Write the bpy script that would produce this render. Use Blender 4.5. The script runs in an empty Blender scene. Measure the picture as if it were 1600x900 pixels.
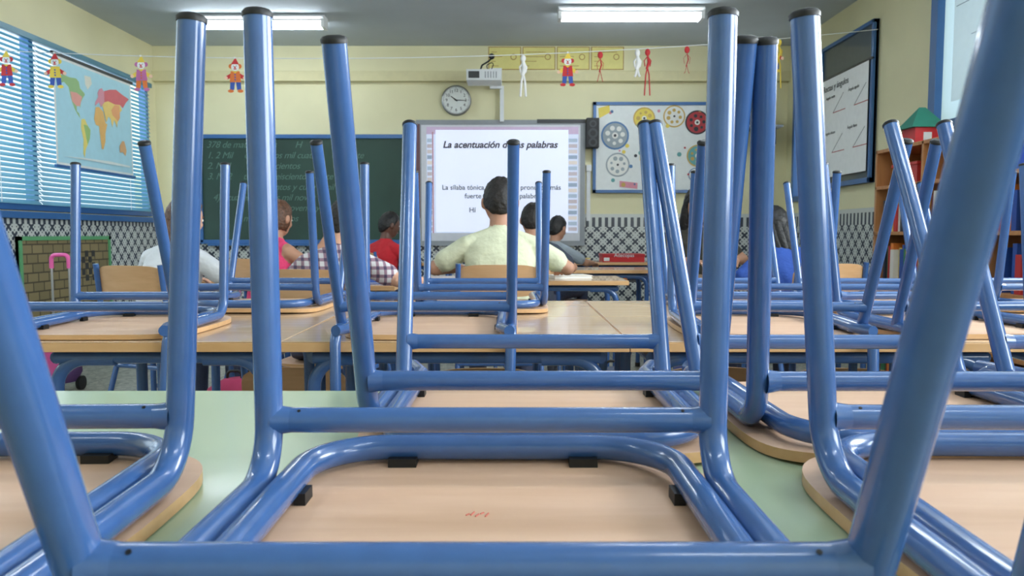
import bpy, bmesh, math, random
import numpy as np
from mathutils import Vector, Matrix, Euler, noise as mnoise
random.seed(4)
SC=bpy.context.scene
COL=SC.collection
V=Vector
try:
    SC.view_settings.view_transform='Standard'
    SC.view_settings.look='None'
    SC.view_settings.exposure=0.1
except Exception: pass

# ---------------------------------------------------------------- materials
MATS={}
def lin(c):
    return tuple(((x/255)/12.92 if x/255<=0.04045 else ((x/255+0.055)/1.055)**2.4) for x in c)
def mat(name,rgb,rough=0.5,metal=0.0,coat=0.0,emit=0.0,noise=0.0,nscale=20,bump=0.0,trans=0.0,bd=.002):
    if name in MATS: return MATS[name]
    m=bpy.data.materials.new(name); m.use_nodes=True
    nt=m.node_tree; b=nt.nodes['Principled BSDF']
    c=lin(rgb)+(1,)
    b.inputs['Base Color'].default_value=c
    b.inputs['Roughness'].default_value=rough
    b.inputs['Metallic'].default_value=metal
    b.inputs['Coat Weight'].default_value=coat
    b.inputs['Coat Roughness'].default_value=0.1
    if emit>0:
        b.inputs['Emission Color'].default_value=c
        b.inputs['Emission Strength'].default_value=emit
    tc=nt.nodes.new('ShaderNodeTexCoord')
    n=nt.nodes.new('ShaderNodeTexNoise'); n.inputs['Scale'].default_value=nscale; n.inputs['Detail'].default_value=4
    nt.links.new(tc.outputs['Object'],n.inputs['Vector'])
    r=nt.nodes.new('ShaderNodeValToRGB')
    k=max(noise,0.03)
    r.color_ramp.elements[0].position=0.3; r.color_ramp.elements[1].position=0.7
    r.color_ramp.elements[0].color=tuple(max(0,x*(1-k)) for x in c[:3])+(1,)
    r.color_ramp.elements[1].color=tuple(min(1,x*(1+k)) for x in c[:3])+(1,)
    nt.links.new(n.outputs['Fac'],r.inputs['Fac']); nt.links.new(r.outputs['Color'],b.inputs['Base Color'])
    if bump>0:
        bp=nt.nodes.new('ShaderNodeBump'); bp.inputs['Strength'].default_value=bump; bp.inputs['Distance'].default_value=bd
        nt.links.new(n.outputs['Fac'],bp.inputs['Height']); nt.links.new(bp.outputs['Normal'],b.inputs['Normal'])
    if trans>0:
        out=[x for x in nt.nodes if x.type=='OUTPUT_MATERIAL'][0]
        t=nt.nodes.new('ShaderNodeBsdfTranslucent'); t.inputs['Color'].default_value=c
        mx=nt.nodes.new('ShaderNodeMixShader'); mx.inputs['Fac'].default_value=trans
        nt.links.new(b.outputs[0],mx.inputs[1]); nt.links.new(t.outputs[0],mx.inputs[2]); nt.links.new(mx.outputs[0],out.inputs['Surface'])
    MATS[name]=m
    return m
def M2(nt,op,a,b=None,c=None):
    n=nt.nodes.new('ShaderNodeMath'); n.operation=op
    for i,v in enumerate((a,b,c)):
        if v is None: continue
        if isinstance(v,(int,float)): n.inputs[i].default_value=v
        else: nt.links.new(v,n.inputs[i])
    return n.outputs[0]
def wood(name,c1,c2,rough=0.35,coat=0.2,axis=0,scale=6.0):
    if name in MATS: return MATS[name]
    m=bpy.data.materials.new(name); m.use_nodes=True; nt=m.node_tree; b=nt.nodes['Principled BSDF']
    tc=nt.nodes.new('ShaderNodeTexCoord'); mp=nt.nodes.new('ShaderNodeMapping')
    s=[scale*9,scale*9,scale*9]; s[axis]=scale
    mp.inputs['Scale'].default_value=s
    n=nt.nodes.new('ShaderNodeTexNoise'); n.inputs['Scale'].default_value=1.5; n.inputs['Detail'].default_value=6; n.inputs['Distortion'].default_value=0.3
    r=nt.nodes.new('ShaderNodeValToRGB'); r.color_ramp.elements[0].position=.25; r.color_ramp.elements[1].position=.8
    r.color_ramp.elements[0].color=lin(c1)+(1,); r.color_ramp.elements[1].color=lin(c2)+(1,)
    nt.links.new(tc.outputs['Object'],mp.inputs[0]); nt.links.new(mp.outputs[0],n.inputs['Vector'])
    nt.links.new(n.outputs['Fac'],r.inputs['Fac']); nt.links.new(r.outputs['Color'],b.inputs['Base Color'])
    b.inputs['Roughness'].default_value=rough; b.inputs['Coat Weight'].default_value=coat
    MATS[name]=m; return m
def tile_mat():
    m=bpy.data.materials.new('andalusian_tile'); m.use_nodes=True; nt=m.node_tree; b=nt.nodes['Principled BSDF']
    g=nt.nodes.new('ShaderNodeNewGeometry'); sp=nt.nodes.new('ShaderNodeSeparateXYZ'); nt.links.new(g.outputs['Position'],sp.inputs[0])
    U=M2(nt,'MULTIPLY',M2(nt,'ADD',sp.outputs[0],sp.outputs[1]),2*math.pi/0.13)
    W=M2(nt,'MULTIPLY',sp.outputs[2],2*math.pi/0.13)
    a=M2(nt,'MULTIPLY',M2(nt,'COSINE',U),M2(nt,'COSINE',W))
    c=M2(nt,'MULTIPLY',M2(nt,'COSINE',M2(nt,'MULTIPLY',U,3)),M2(nt,'COSINE',M2(nt,'MULTIPLY',W,3)))
    f=M2(nt,'ADD',a,M2(nt,'MULTIPLY',c,0.8))
    w1=M2(nt,'GREATER_THAN',f,-0.12)
    # border band near the top: black teeth on white
    zb=M2(nt,'GREATER_THAN',sp.outputs[2],1.06)
    tooth=M2(nt,'GREATER_THAN',M2(nt,'COSINE',M2(nt,'MULTIPLY',U,2)),0.0)
    ztop=M2(nt,'GREATER_THAN',sp.outputs[2],1.155)
    tooth=M2(nt,'MAXIMUM',tooth,ztop)
    wf=M2(nt,'ADD',M2(nt,'MULTIPLY',zb,tooth),M2(nt,'MULTIPLY',M2(nt,'SUBTRACT',1,zb),w1))
    mx=nt.nodes.new('ShaderNodeMix'); mx.data_type='RGBA'
    mx.inputs[6].default_value=lin((66,72,84))+(1,); mx.inputs[7].default_value=lin((204,208,204))+(1,)
    nt.links.new(wf,mx.inputs[0]); nt.links.new(mx.outputs[2],b.inputs['Base Color'])
    b.inputs['Roughness'].default_value=0.25
    return m
def floor_mat():
    m=bpy.data.materials.new('terrazzo'); m.use_nodes=True; nt=m.node_tree; b=nt.nodes['Principled BSDF']
    g=nt.nodes.new('ShaderNodeNewGeometry')
    v=nt.nodes.new('ShaderNodeTexVoronoi'); v.inputs['Scale'].default_value=45
    nt.links.new(g.outputs['Position'],v.inputs['Vector'])
    r=nt.nodes.new('ShaderNodeValToRGB'); r.color_ramp.elements[0].color=lin((115,118,108))+(1,); r.color_ramp.elements[1].color=lin((202,200,186))+(1,)
    nt.links.new(v.outputs['Color'],r.inputs['Fac'])
    br=nt.nodes.new('ShaderNodeTexBrick'); br.offset=0; br.inputs['Scale'].default_value=1; br.inputs['Brick Width'].default_value=.4; br.inputs['Row Height'].default_value=.4; br.inputs['Mortar Size'].default_value=.003
    br.inputs['Mortar'].default_value=(.06,.06,.055,1)
    nt.links.new(g.outputs['Position'],br.inputs['Vector']); nt.links.new(r.outputs['Color'],br.inputs['Color1']); nt.links.new(r.outputs['Color'],br.inputs['Color2'])
    nt.links.new(br.outputs['Color'],b.inputs['Base Color']); b.inputs['Roughness'].default_value=.3
    return m
def brick_mat():
    m=bpy.data.materials.new('painted_brick'); m.use_nodes=True; nt=m.node_tree; b=nt.nodes['Principled BSDF']
    g=nt.nodes.new('ShaderNodeNewGeometry'); sp=nt.nodes.new('ShaderNodeSeparateXYZ'); cb=nt.nodes.new('ShaderNodeCombineXYZ')
    nt.links.new(g.outputs['Position'],sp.inputs[0]); nt.links.new(sp.outputs[1],cb.inputs[0]); nt.links.new(sp.outputs[2],cb.inputs[1])
    br=nt.nodes.new('ShaderNodeTexBrick'); br.inputs['Scale'].default_value=1; br.inputs['Brick Width'].default_value=.13; br.inputs['Row Height'].default_value=.07; br.inputs['Mortar Size'].default_value=.006
    br.inputs['Color1'].default_value=lin((142,128,92))+(1,); br.inputs['Color2'].default_value=lin((124,112,80))+(1,); br.inputs['Mortar'].default_value=lin((76,68,50))+(1,)
    nt.links.new(cb.outputs[0],br.inputs['Vector']); nt.links.new(br.outputs['Color'],b.inputs['Base Color']); b.inputs['Roughness'].default_value=.8
    return m
def plaid_mat():
    m=bpy.data.materials.new('plaid_cloth'); m.use_nodes=True; nt=m.node_tree; b=nt.nodes['Principled BSDF']
    tc=nt.nodes.new('ShaderNodeTexCoord'); sp=nt.nodes.new('ShaderNodeSeparateXYZ'); nt.links.new(tc.outputs['Object'],sp.inputs[0])
    a=M2(nt,'GREATER_THAN',M2(nt,'SINE',M2(nt,'MULTIPLY',M2(nt,'ADD',sp.outputs[0],M2(nt,'MULTIPLY',sp.outputs[1],.6)),170)),0.3)
    c=M2(nt,'GREATER_THAN',M2(nt,'SINE',M2(nt,'MULTIPLY',sp.outputs[2],170)),0.3)
    s=M2(nt,'MULTIPLY',M2(nt,'ADD',a,c),.5)
    r=nt.nodes.new('ShaderNodeValToRGB'); r.color_ramp.elements[0].color=lin((214,210,212))+(1,); r.color_ramp.elements[1].color=lin((82,68,94))+(1,)
    e=r.color_ramp.elements.new(.5); e.color=lin((150,120,135))+(1,)
    nt.links.new(s,r.inputs['Fac']); nt.links.new(r.outputs['Color'],b.inputs['Base Color']); b.inputs['Roughness'].default_value=.85
    return m

BLUE=mat('blue_tube_paint',(58,97,156),.27,0,.6,noise=.05,nscale=60)
BLACKP=mat('black_plastic',(16,17,20),.5)
SEATW=wood('seat_plywood',(212,170,138),(226,188,158),.5,.03,0,3)
BACKW=wood('backrest_plywood',(208,160,114),(226,182,138),.4,.2,0,3)
TABW=wood('beech_tabletop',(200,164,126),(218,184,148),.24,.4,0,2)
EDGEW=wood('beech_edge',(208,162,110),(224,180,132),.4,.2,0,3)
GREENT=mat('green_laminate',(168,186,152),.32,0,.2,noise=.02,nscale=5)
WALLY=mat('yellow_wall_paint',(226,220,180),.7,noise=.02,nscale=3)
WALLB=mat('yellow_beam_paint',(216,208,164),.7)
CEIL=mat('ceiling_paint',(192,200,205),.8,noise=.02,nscale=3)
TILE=tile_mat(); FLOOR=floor_mat(); BRICK=brick_mat(); PLAID=plaid_mat()
WHITE=mat('white_plastic',(225,228,230),.4)
PAPER=mat('paper_white',(228,232,230),.7)
BLUEF=mat('blue_frame_paint',(50,100,158),.4,0,.3)
GREY=mat('grey_plastic',(150,155,160),.5)
DGREY=mat('dark_grey',(60,62,66),.5)
RED=mat('red_plastic',(200,32,40),.4)
STEEL=mat('steel',(180,182,185),.3,.9)
CHALK=mat('chalk',(94,124,112),.9)
BOARD=mat('chalkboard_green',(38,66,56),.5,noise=.15,nscale=3)
SLAT=mat('blind_slat',(96,150,170),.5,trans=.22)
SHELFW=wood('shelf_wood',(176,118,70),(200,142,90),.5,.1,2,3)

# ---------------------------------------------------------------- mesh builder
class MB:
    def __init__(s): s.v=[];s.f=[];s.m=[];s.mats=[];s.sm=[]
    def mi(s,m):
        if m not in s.mats: s.mats.append(m)
        return s.mats.index(m)
    def add(s,vs,fs,m,smooth=False):
        o=len(s.v); s.v+= [tuple(x) for x in vs]; k=s.mi(m)
        for f in fs: s.f.append([i+o for i in f]); s.m.append(k); s.sm.append(smooth)
    def box(s,a,b,m):
        x0,y0,z0=[min(a[i],b[i]) for i in range(3)]; x1,y1,z1=[max(a[i],b[i]) for i in range(3)]
        vs=[(x0,y0,z0),(x1,y0,z0),(x1,y1,z0),(x0,y1,z0),(x0,y0,z1),(x1,y0,z1),(x1,y1,z1),(x0,y1,z1)]
        s.add(vs,[(0,3,2,1),(4,5,6,7),(0,1,5,4),(1,2,6,5),(2,3,7,6),(3,0,4,7)],m)
    def tube(s,pts,r,m,seg=14,cap=True,ry=None):
        pts=[V(p) for p in pts]
        rs=r if isinstance(r,(list,tuple)) else [r]*len(pts)
        t=(pts[1]-pts[0]).normalized()
        n=t.orthogonal().normalized() if abs(t.z)>.9 else t.cross(V((0,0,1))).normalized()
        vs=[]
        for i,p in enumerate(pts):
            if i==0: t2=(pts[1]-pts[0])
            elif i==len(pts)-1: t2=(pts[-1]-pts[-2])
            else: t2=(pts[i+1]-pts[i]).normalized()+(pts[i]-pts[i-1]).normalized()
            t2=t2.normalized()
            n=(n-t2*n.dot(t2)).normalized(); b=t2.cross(n)
            for k in range(seg):
                a=2*math.pi*k/seg
                vs.append(p+n*math.cos(a)*rs[i]+b*math.sin(a)*(rs[i] if ry is None else rs[i]*ry))
        fs=[]
        for i in range(len(pts)-1):
            for k in range(seg):
                k2=(k+1)%seg
                fs.append((i*seg+k,i*seg+k2,(i+1)*seg+k2,(i+1)*seg+k))
        s.add(vs,fs,m,True)
        if cap:
            L=(len(pts)-1)*seg
            s.add(vs,[tuple(range(seg-1,-1,-1)),tuple(range(L,L+seg))],m)
    def sphere(s,c,r,m,M=None,u=16,w=10,fn=None):
        c=V(c); r=(r,r,r) if isinstance(r,(int,float)) else r
        vs=[];fs=[]
        for j in range(w+1):
            th=math.pi*j/w
            for i in range(u):
                ph=2*math.pi*i/u
                d=V((math.sin(th)*math.cos(ph),math.sin(th)*math.sin(ph),math.cos(th)))
                p=V((d.x*r[0],d.y*r[1],d.z*r[2]))
                if fn: p=fn(d,p)
                if M is not None: p=M@p
                vs.append(c+p)
        for j in range(w):
            for i in range(u):
                i2=(i+1)%u
                fs.append((j*u+i,(j+1)*u+i,(j+1)*u+i2,j*u+i2))
        s.add(vs,fs,m,True)
    def capsule(s,p0,r0,p1,r1,m,seg=14):
        p0=V(p0);p1=V(p1);d=(p1-p0)
        L=d.length
        if L<1e-6: return s.sphere(p0,r0,m)
        t=d/L; pts=[];rs=[]
        for a in (89,65,40,18,0): pts.append(p0-t*r0*math.sin(math.radians(a))); rs.append(max(1e-4,r0*math.cos(math.radians(a))))
        for a in (0,18,40,65,89): pts.append(p1+t*r1*math.sin(math.radians(a))); rs.append(max(1e-4,r1*math.cos(math.radians(a))))
        s.tube(pts,rs,m,seg)
    def poly(s,fn,pts,dep,m,th=0.001):
        n=len(pts)
        vs=[fn(u,v,dep+th) for u,v in pts]+[fn(u,v,dep) for u,v in pts]
        fs=[tuple(range(n))]+[(i,(i+1)%n,n+(i+1)%n,n+i) for i in range(n)]
        s.add(vs,fs,m)
    def rect(s,fn,u0,v0,u1,v1,dep,m,th=0.001):
        s.poly(fn,[(u0,v0),(u1,v0),(u1,v1),(u0,v1)],dep,m,th)
    def disc(s,fn,u,v,r,dep,m,th=0.001,n=28,a0=0,a1=360,ru=None):
        ru=ru or r
        pts=[(u+ru*math.cos(math.radians(a0+(a1-a0)*i/n)),v+r*math.sin(math.radians(a0+(a1-a0)*i/n))) for i in range(n if a1-a0>=360 else n+1)]
        s.poly(fn,pts,dep,m,th)
    def obj(s,name,parent=None,bevel=0,mesh_only=False,loc=None):
        me=bpy.data.meshes.new(name); me.from_pydata(s.v,[],s.f)
        for m in s.mats: me.materials.append(m)
        me.polygons.foreach_set('material_index',s.m); me.polygons.foreach_set('use_smooth',s.sm)
        me.update()
        if mesh_only: return me
        return mkobj(name,me,parent,bevel,loc)
def mkobj(name,me,parent=None,bevel=0,loc=None):
    o=bpy.data.objects.new(name,me); COL.objects.link(o)
    if parent: o.parent=parent
    if loc: o.location=loc
    if bevel:
        b=o.modifiers.new('bevel','BEVEL'); b.width=bevel; b.segments=2; b.limit_method='ANGLE'
    return o
def grp(name,loc=(0,0,0),rz=0,rx=0):
    e=bpy.data.objects.new(name,None); e.empty_display_size=.1; COL.objects.link(e)
    e.location=loc; e.rotation_euler=(rx,0,rz); return e
def fillet(pts,rad,n=8):
    pts=[V(p) for p in pts]; out=[pts[0]]
    for i in range(1,len(pts)-1):
        r=rad[i-1] if isinstance(rad,(list,tuple)) else rad
        a=(pts[i-1]-pts[i]).normalized(); b=(pts[i+1]-pts[i]).normalized()
        ang=a.angle(b); d=r/math.tan(ang/2)
        d=min(d,(pts[i-1]-pts[i]).length*.48,(pts[i+1]-pts[i]).length*.48)
        P0=pts[i]+a*d;P2=pts[i]+b*d
        c=pts[i]+(a+b).normalized()*(d/math.cos(ang/2))
        v0=(P0-c);v2=(P2-c); om=v0.angle(v2)
        for k in range(n+1):
            t=k/n
            out.append(c+v0*(math.sin((1-t)*om)/math.sin(om))+v2*(math.sin(t*om)/math.sin(om)))
    out.append(pts[-1]); return out
YF=7.8; XL=-3.57; XR=2.76; ZC=2.85; YB=-2.2
front=lambda u,v,d:(u,YF-d,v)
left=lambda u,v,d:(XL+d,u,v)
right=lambda u,v,d:(XR-d,u,v)
def text(s,name,size,loc,rot,m,parent,align='LEFT',shear=0,off=0.0,width=1.0):
    c=bpy.data.curves.new(name,'FONT'); c.body=s; c.size=size; c.extrude=.0004; c.align_x=align; c.shear=shear; c.offset=off; c.space_character=width
    c.materials.append(m); o=bpy.data.objects.new(name,c); COL.objects.link(o); o.location=loc; o.rotation_euler=[math.radians(a) for a in rot]; o.parent=parent
    return o
RF=(90,0,0);RL=(90,0,90);RR=(90,0,-90)

# ---------------------------------------------------------------- room
b=MB(); b.box((XL-.1,YB-.1,-.1),(XR+.1,YF+.1,0),FLOOR); b.obj('floor')
b=MB(); b.box((XL-.1,YB-.1,ZC),(XR+.1,YF+.1,ZC+.1),CEIL); b.obj('ceiling')
b=MB(); b.box((XL-.1,YF,0),(XR+.1,YF+.12,ZC),WALLY); b.obj('wall_front')
b=MB(); b.box((XL-.1,YB-.12,0),(XR+.1,YB,ZC),WALLY); b.obj('wall_back')
def wallseg(name,x0,x1,opens):
    b=MB(); y=YB
    for (a,c,z0,z1) in sorted(opens):
        b.box((x0,y,0),(x1,a,ZC),WALLY); b.box((x0,a,0),(x1,c,z0),WALLY); b.box((x0,a,z1),(x1,c,ZC),WALLY); y=c
    b.box((x0,y,0),(x1,YF,ZC),WALLY); return b.obj(name)
WL=(2.0,7.6,1.16,2.46)
wallseg('wall_left',XL-.14,XL,[WL])
OR=[(-1.5,0.6,1.1,2.5),(1.2,3.6,1.7,2.6),(6.95,7.6,1.3,2.55),(3.98,5.05,1.68,2.82)]
wallseg('wall_right',XR,XR+.14,OR)
# wainscots
b=MB(); b.box((.95,YF-.012,0.0),(XR,YF,1.19),TILE); b.box((XL,YF-.012,0),(.95,YF,1.19),TILE); b.obj('trim_1')
b=MB(); b.box((XL,YB,0),(XL+.012,YF-.012,1.13),TILE); b.obj('trim_2')
b=MB(); b.box((XR-.012,YB,0),(XR,YF-.012,1.19),TILE); b.obj('trim_3')
b=MB(); b.box((XL,YF-.07,2.50),(XR,YF,2.60),WALLB); b.box((XL,YF-.035,2.60),(XR,YF,ZC),WALLY); b.obj('trim_4',bevel=.004)
# left window
g=grp('window_1')
b=MB()
y0,y1,z0,z1=WL
b.box((XL-.05,y0,z0-.0),(XL+.03,y1,z0+.05),BLUEF); b.box((XL-.05,y0,z1-.05),(XL+.03,y1,z1),BLUEF)
for yy in (y0,3.9,5.75,y1-.05): b.box((XL-.05,yy,z0),(XL+.02,yy+.05,z1),BLUEF)
b.box((XL-.02,y0-.05,z0-.06),(XL+.06,y1+.05,z0-.01),BLUEF)
b.obj('frame',g,.004)
b=MB()
zz=z0+.06
while zz<z1-.06:
    for (a,c) in ((y0+.04,3.92),(3.93,5.77),(5.78,y1-.06)):
        vs=[]
        for yy in (a,c):
            for t in (-1,0,1):
                vs.append((XL+.045+t*.019,yy,zz-t*.017+(.004 if t==0 else 0)))
        b.add(vs,[(0,1,4,3),(1,2,5,4)],SLAT,True)
    zz+=.036
for yy in (2.6,3.4,4.4,5.3,6.2,7.1): b.box((XL+.066,yy,z0+.05),(XL+.068,yy+.006,z1-.03),WHITE)
b.box((XL+.03,y0+.03,z1-.06),(XL+.075,y1-.03,z1-.02),mat('blind_rail',(80,130,150),.4))
o=b.obj('blind_slats',g)
# world map
g=grp('world_map')
MU0,MU1,MV0,MV1=5.93,7.12,1.51,2.36
b=MB()
b.rect(left,MU0,MV0,MU1,MV1,.085,PAPER,.003)
b.rect(left,MU0+.02,MV0+.03,MU1-.02,MV1-.03,.088,mat('map_ocean',(172,216,230),.6,emit=0),.001)
b.box(left(MU0-.02,MV1-.01,.08),left(MU1+.02,MV1+.012,.10),DGREY); b.box(left(MU0-.02,MV0-.012,.08),left(MU1+.02,MV0+.01,.10),BLUEF)
def mp(pts): return [(MU0+.04+(lon+180)/360*(MU1-MU0-.08), MV0+.07+(lat+60)/145*(MV1-MV0-.14)) for lon,lat in pts]
cont={
'na':((150,186,130),[(-168,66),(-155,71),(-125,70),(-95,72),(-82,68),(-78,58),(-60,53),(-56,50),(-66,44),(-76,36),(-81,26),(-84,30),(-97,27),(-97,19),(-87,17),(-82,9),(-95,15),(-106,22),(-117,32),(-124,42),(-130,54),(-150,60),(-165,56)]),
'gl':((222,222,210),[(-55,82),(-25,83),(-20,72),(-42,60),(-53,68)]),
'us':((225,160,150),[(-124,48),(-95,49),(-70,45),(-78,34),(-82,29),(-97,27),(-117,33)]),
'sa':((228,212,120),[(-78,8),(-62,10),(-50,1),(-36,-6),(-40,-20),(-52,-32),(-62,-40),(-68,-54),(-74,-48),(-71,-25),(-81,-6)]),
'br':((154,190,120),[(-68,0),(-50,0),(-36,-6),(-40,-20),(-52,-32),(-58,-20)]),
'af':((226,180,110),[(-16,14),(-6,35),(10,37),(32,31),(43,12),(51,11),(40,-5),(38,-20),(27,-34),(18,-34),(10,-5),(8,4),(-8,5)]),
'eu':((216,150,165),[(-9,37),(-8,43),(0,48),(8,54),(6,60),(14,67),(28,71),(40,66),(40,48),(28,42),(22,37),(12,45)]),
'ru':((214,110,116),[(40,48),(40,67),(70,73),(105,77),(140,72),(178,68),(160,60),(140,48),(125,52),(95,50),(60,52)]),
'as':((232,202,122),[(28,42),(40,48),(60,52),(95,50),(125,52),(135,44),(122,38),(121,28),(108,20),(104,10),(98,16),(88,22),(78,8),(70,22),(58,25),(46,14),(36,30)]),
'ch':((230,165,116),[(75,38),(95,49),(120,50),(122,38),(121,28),(108,21),(98,25),(80,30)]),
'au':((216,172,126),[(114,-22),(130,-12),(142,-12),(153,-28),(146,-38),(130,-32),(115,-34)]),
'an':((220,230,230),[(-170,-58),(170,-58),(170,-55),(60,-53),(-60,-55)])}
for i,(k,(c,p)) in enumerate(cont.items()): b.poly(left,mp(p),.0892+i*.0004,mat('map_'+k,c,.6),.0006)
b.obj('sheet',g)
# brick panel on left wall
g=grp('painted_brick_panel'); b=MB(); u0,u1,v0,v1=5.5,6.75,.30,.97
b.rect(left,u0,v0,u1,v1,.02,BRICK,.02)
GF=mat('green_tape',(92,160,110),.6)
for (a,c,d,e) in ((u0,v1-.03,u1,v1),(u0,v0,u1,v0+.03),(u0,v0,u0+.03,v1),(u1-.03,v0,u1,v1)): b.box(left(a,c,.02),left(d,e,.05),GF)
ck=mat('checker_dark',(50,50,50),.7)
for i in range(5):
    for j in range(4):
        if (i+j)%2: b.rect(left,6.3+j*.05,.6+i*.05,6.35+j*.05,.65+i*.05,.041,ck)
b.obj('panel',g)
# ---------------------------------------------------------------- chalkboard
g=grp('chalkboard'); b=MB(); u0,u1,v0,v1=-3.14,-.98,.90,1.97
b.rect(front,u0,v0,u1,v1,.015,BOARD,.015)
for (a,c,d,e) in ((u0,v1-.03,u1,v1+.01),(u0,v0-.01,u1,v0+.03),(u0-.01,v0,u0+.03,v1),(u1-.03,v0,u1+.01,v1)): b.box(front(a,c,.01),front(d,e,.05),BLUEF)
b.box(front(u0+.1,v0-.03,.02),front(u1-.1,v0-.01,.12),BLUEF)
b.obj('board',g,.003)
lines=[(0,"378 de matemáticas        H"),(0,"1. 2 Mil     doscientos mil cuatro     diecisiete"),(0,"2. MP1       mil setecientos"),(0,"3. MP2     tres mil seiscientos veinte"),(.45,"doscientos y cuatro mil och"),(.05,"4)   cuarenta y tres mil novec"),(.5,"cientos noventa y seis"),(.35,"mil novecientos")]
for i,(dx,l) in enumerate(lines):
    text(l,'chalk_line_%d'%i,.092,(u0+.08+dx,YF-.033,1.85-i*.105),RF,CHALK,g,shear=.35,width=.95)
# ---------------------------------------------------------------- whiteboard
g=grp('interactive_whiteboard'); b=MB(); u0,u1,v0,v1=-.955,.73,.87,2.12
b.rect(front,u0,v0,u1,v1,.04,GREY,.02)
b.rect(front,u0+.05,v0+.05,u1-.05,v1-.05,.061,mat('board_surface',(214,216,224),.35),.002)
SCR=mat('projected_page',(196,204,226),.5,emit=.45)
SCR2=mat('projected_white',(214,220,238),.5,emit=.55)
b.rect(front,-.85,1.0,.66,2.03,.064,SCR,.001)
b.rect(front,-.76,1.01,.56,2.02,.066,SCR2,.001)
b.rect(front,-.85,1.98,.66,2.05,.0655,mat('slide_top',(186,166,192),.5,emit=.3),.0012)
cols=[(178,170,176),(160,176,192),(206,198,192),(140,156,176),(190,182,182)]
for i in range(17):
    c=cols[i%5]; m=mat('slide_stripe_%d'%(i%5),c,.5,emit=.35)
    b.rect(front,.565,1.02+i*.055,.65,1.055+i*.055,.066,m); b.rect(front,-.845,1.02+i*.055,-.80,1.055+i*.055,.066,m)
b.rect(front,-.795,1.0,-.785,2.0,.0665,mat('slide_red',(170,120,130),.5,emit=.3))
b.rect(front,.25,2.09,.73,2.125,.061,DGREY,.006)
b.rect(front,-.955,1.15,-.92,2.08,.0605,mat('board_red',(110,76,82),.5),.002)
b.obj('board',g,.002)
TX=mat('slide_text',(84,88,98),.6); TX2=mat('slide_text_dark',(80,74,86),.6)
text("La acentuación de las palabras",'slide_title',.094,(-.12,YF-.069,1.845),RF,TX2,g,'CENTER',.25,.0028)
text("La sílaba tónica es la que se pronuncia más",'slide_line_1',.069,(-.105,YF-.069,1.43),RF,TX,g,'CENTER',0,.0008)
text("fuerte dentro de la palabra",'slide_line_2',.069,(-.10,YF-.069,1.345),RF,TX,g,'CENTER',0,.0008)
text("Hí",'slide_line_3',.07,(-.43,YF-.069,1.205),RF,TX,g,'LEFT',0,.0008)
# speaker
g=grp('wall_speaker'); b=MB(); b.box((.735,YF-.14,1.84),(.86,YF-.005,2.13),BLACKP)
for z,r in ((2.07,.032),(1.98,.045),(1.89,.04)): b.disc(front,.798,z,r,.141,DGREY,.006); b.disc(front,.798,z,r*.5,.147,BLACKP,.004)
b.obj('cabinet',g,.006)
g=grp('speaker_control'); b=MB(); b.box((.745,YF-.03,1.62),(.80,YF-.002,1.68),WHITE); b.box((.75,YF-.014,1.12),(.79,YF-.012,1.62),WHITE); b.obj('box',g,.0005)
# clock
g=grp('wall_clock'); b=MB(); cx,cz=-.555,2.315
b.tube([(cx,YF-.001,cz),(cx,YF-.05,cz),(cx,YF-.055,cz)],[.148,.148,.135],STEEL,40)
b.disc(front,cx,cz,.128,.0555,PAPER,.001,40)
for ang,L,w in ((90-306,.065,.007),(90-92,.10,.005)):
    a=math.radians(ang); dx,dz=math.cos(a),math.sin(a)
    b.poly(front,[(cx-dz*w-dx*.015,cz+dx*w-dz*.015),(cx+dz*w-dx*.015,cz-dx*w-dz*.015),(cx+dz*w*.5+dx*L,cz-dx*w*.5+dz*L),(cx-dz*w*.5+dx*L,cz+dx*w*.5+dz*L)],.058,BLACKP)
for k in range(60):
    a=math.radians(k*6)
    b.disc(front,cx+.121*math.cos(a),cz+.121*math.sin(a),.0018 if k%5 else .0035,.0568,BLACKP,.0005,6)
b.obj('face',g)
for k in range(1,13):
    a=math.radians(90-k*30); text(str(k),'numeral_%d'%k,.042,(cx+.095*math.cos(a),YF-.058,cz+.095*math.sin(a)-.014),RF,BLACKP,g,'CENTER')
# projector
g=grp('short_throw_projector'); b=MB()
b.box((-.42,YF-.62,2.40),(-.10,YF-.34,2.50),WHITE); b.box((-.40,YF-.63,2.42),(-.30,YF-.60,2.48),DGREY)
for k in range(5): b.box((-.25+k*.025,YF-.622,2.42),(-.24+k*.025,YF-.618,2.48),GREY)
b.box((-.20,YF-.50,2.50),(-.14,YF-.09,2.53),WHITE); b.box((-.22,YF-.10,2.42),(-.10,YF-.072,2.62),WHITE)
b.box((-.12,YF-.085,2.10),(-.08,YF-.060,2.45),WHITE)
b.obj('body',g,.006)
b=MB(); b.tube(fillet([(-.3,YF-.5,2.50),(-.28,YF-.5,2.56),(-.22,YF-.48,2.60),(-.19,YF-.48,2.63)],.02),.008,BLACKP,8)
b.sphere((-.19,YF-.48,2.645),.028,BLACKP); b.tube([(-.19,YF-.5,2.645),(-.19,YF-.525,2.64)],.015,DGREY,12)
b.tube(fillet([(-.2,YF-.5,2.5),(-.16,YF-.5,2.60),(-.24,YF-.5,2.56),(-.22,YF-.5,2.50)],.02),.004,BLACKP,6)
b.obj('webcam_arm',g)
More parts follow.
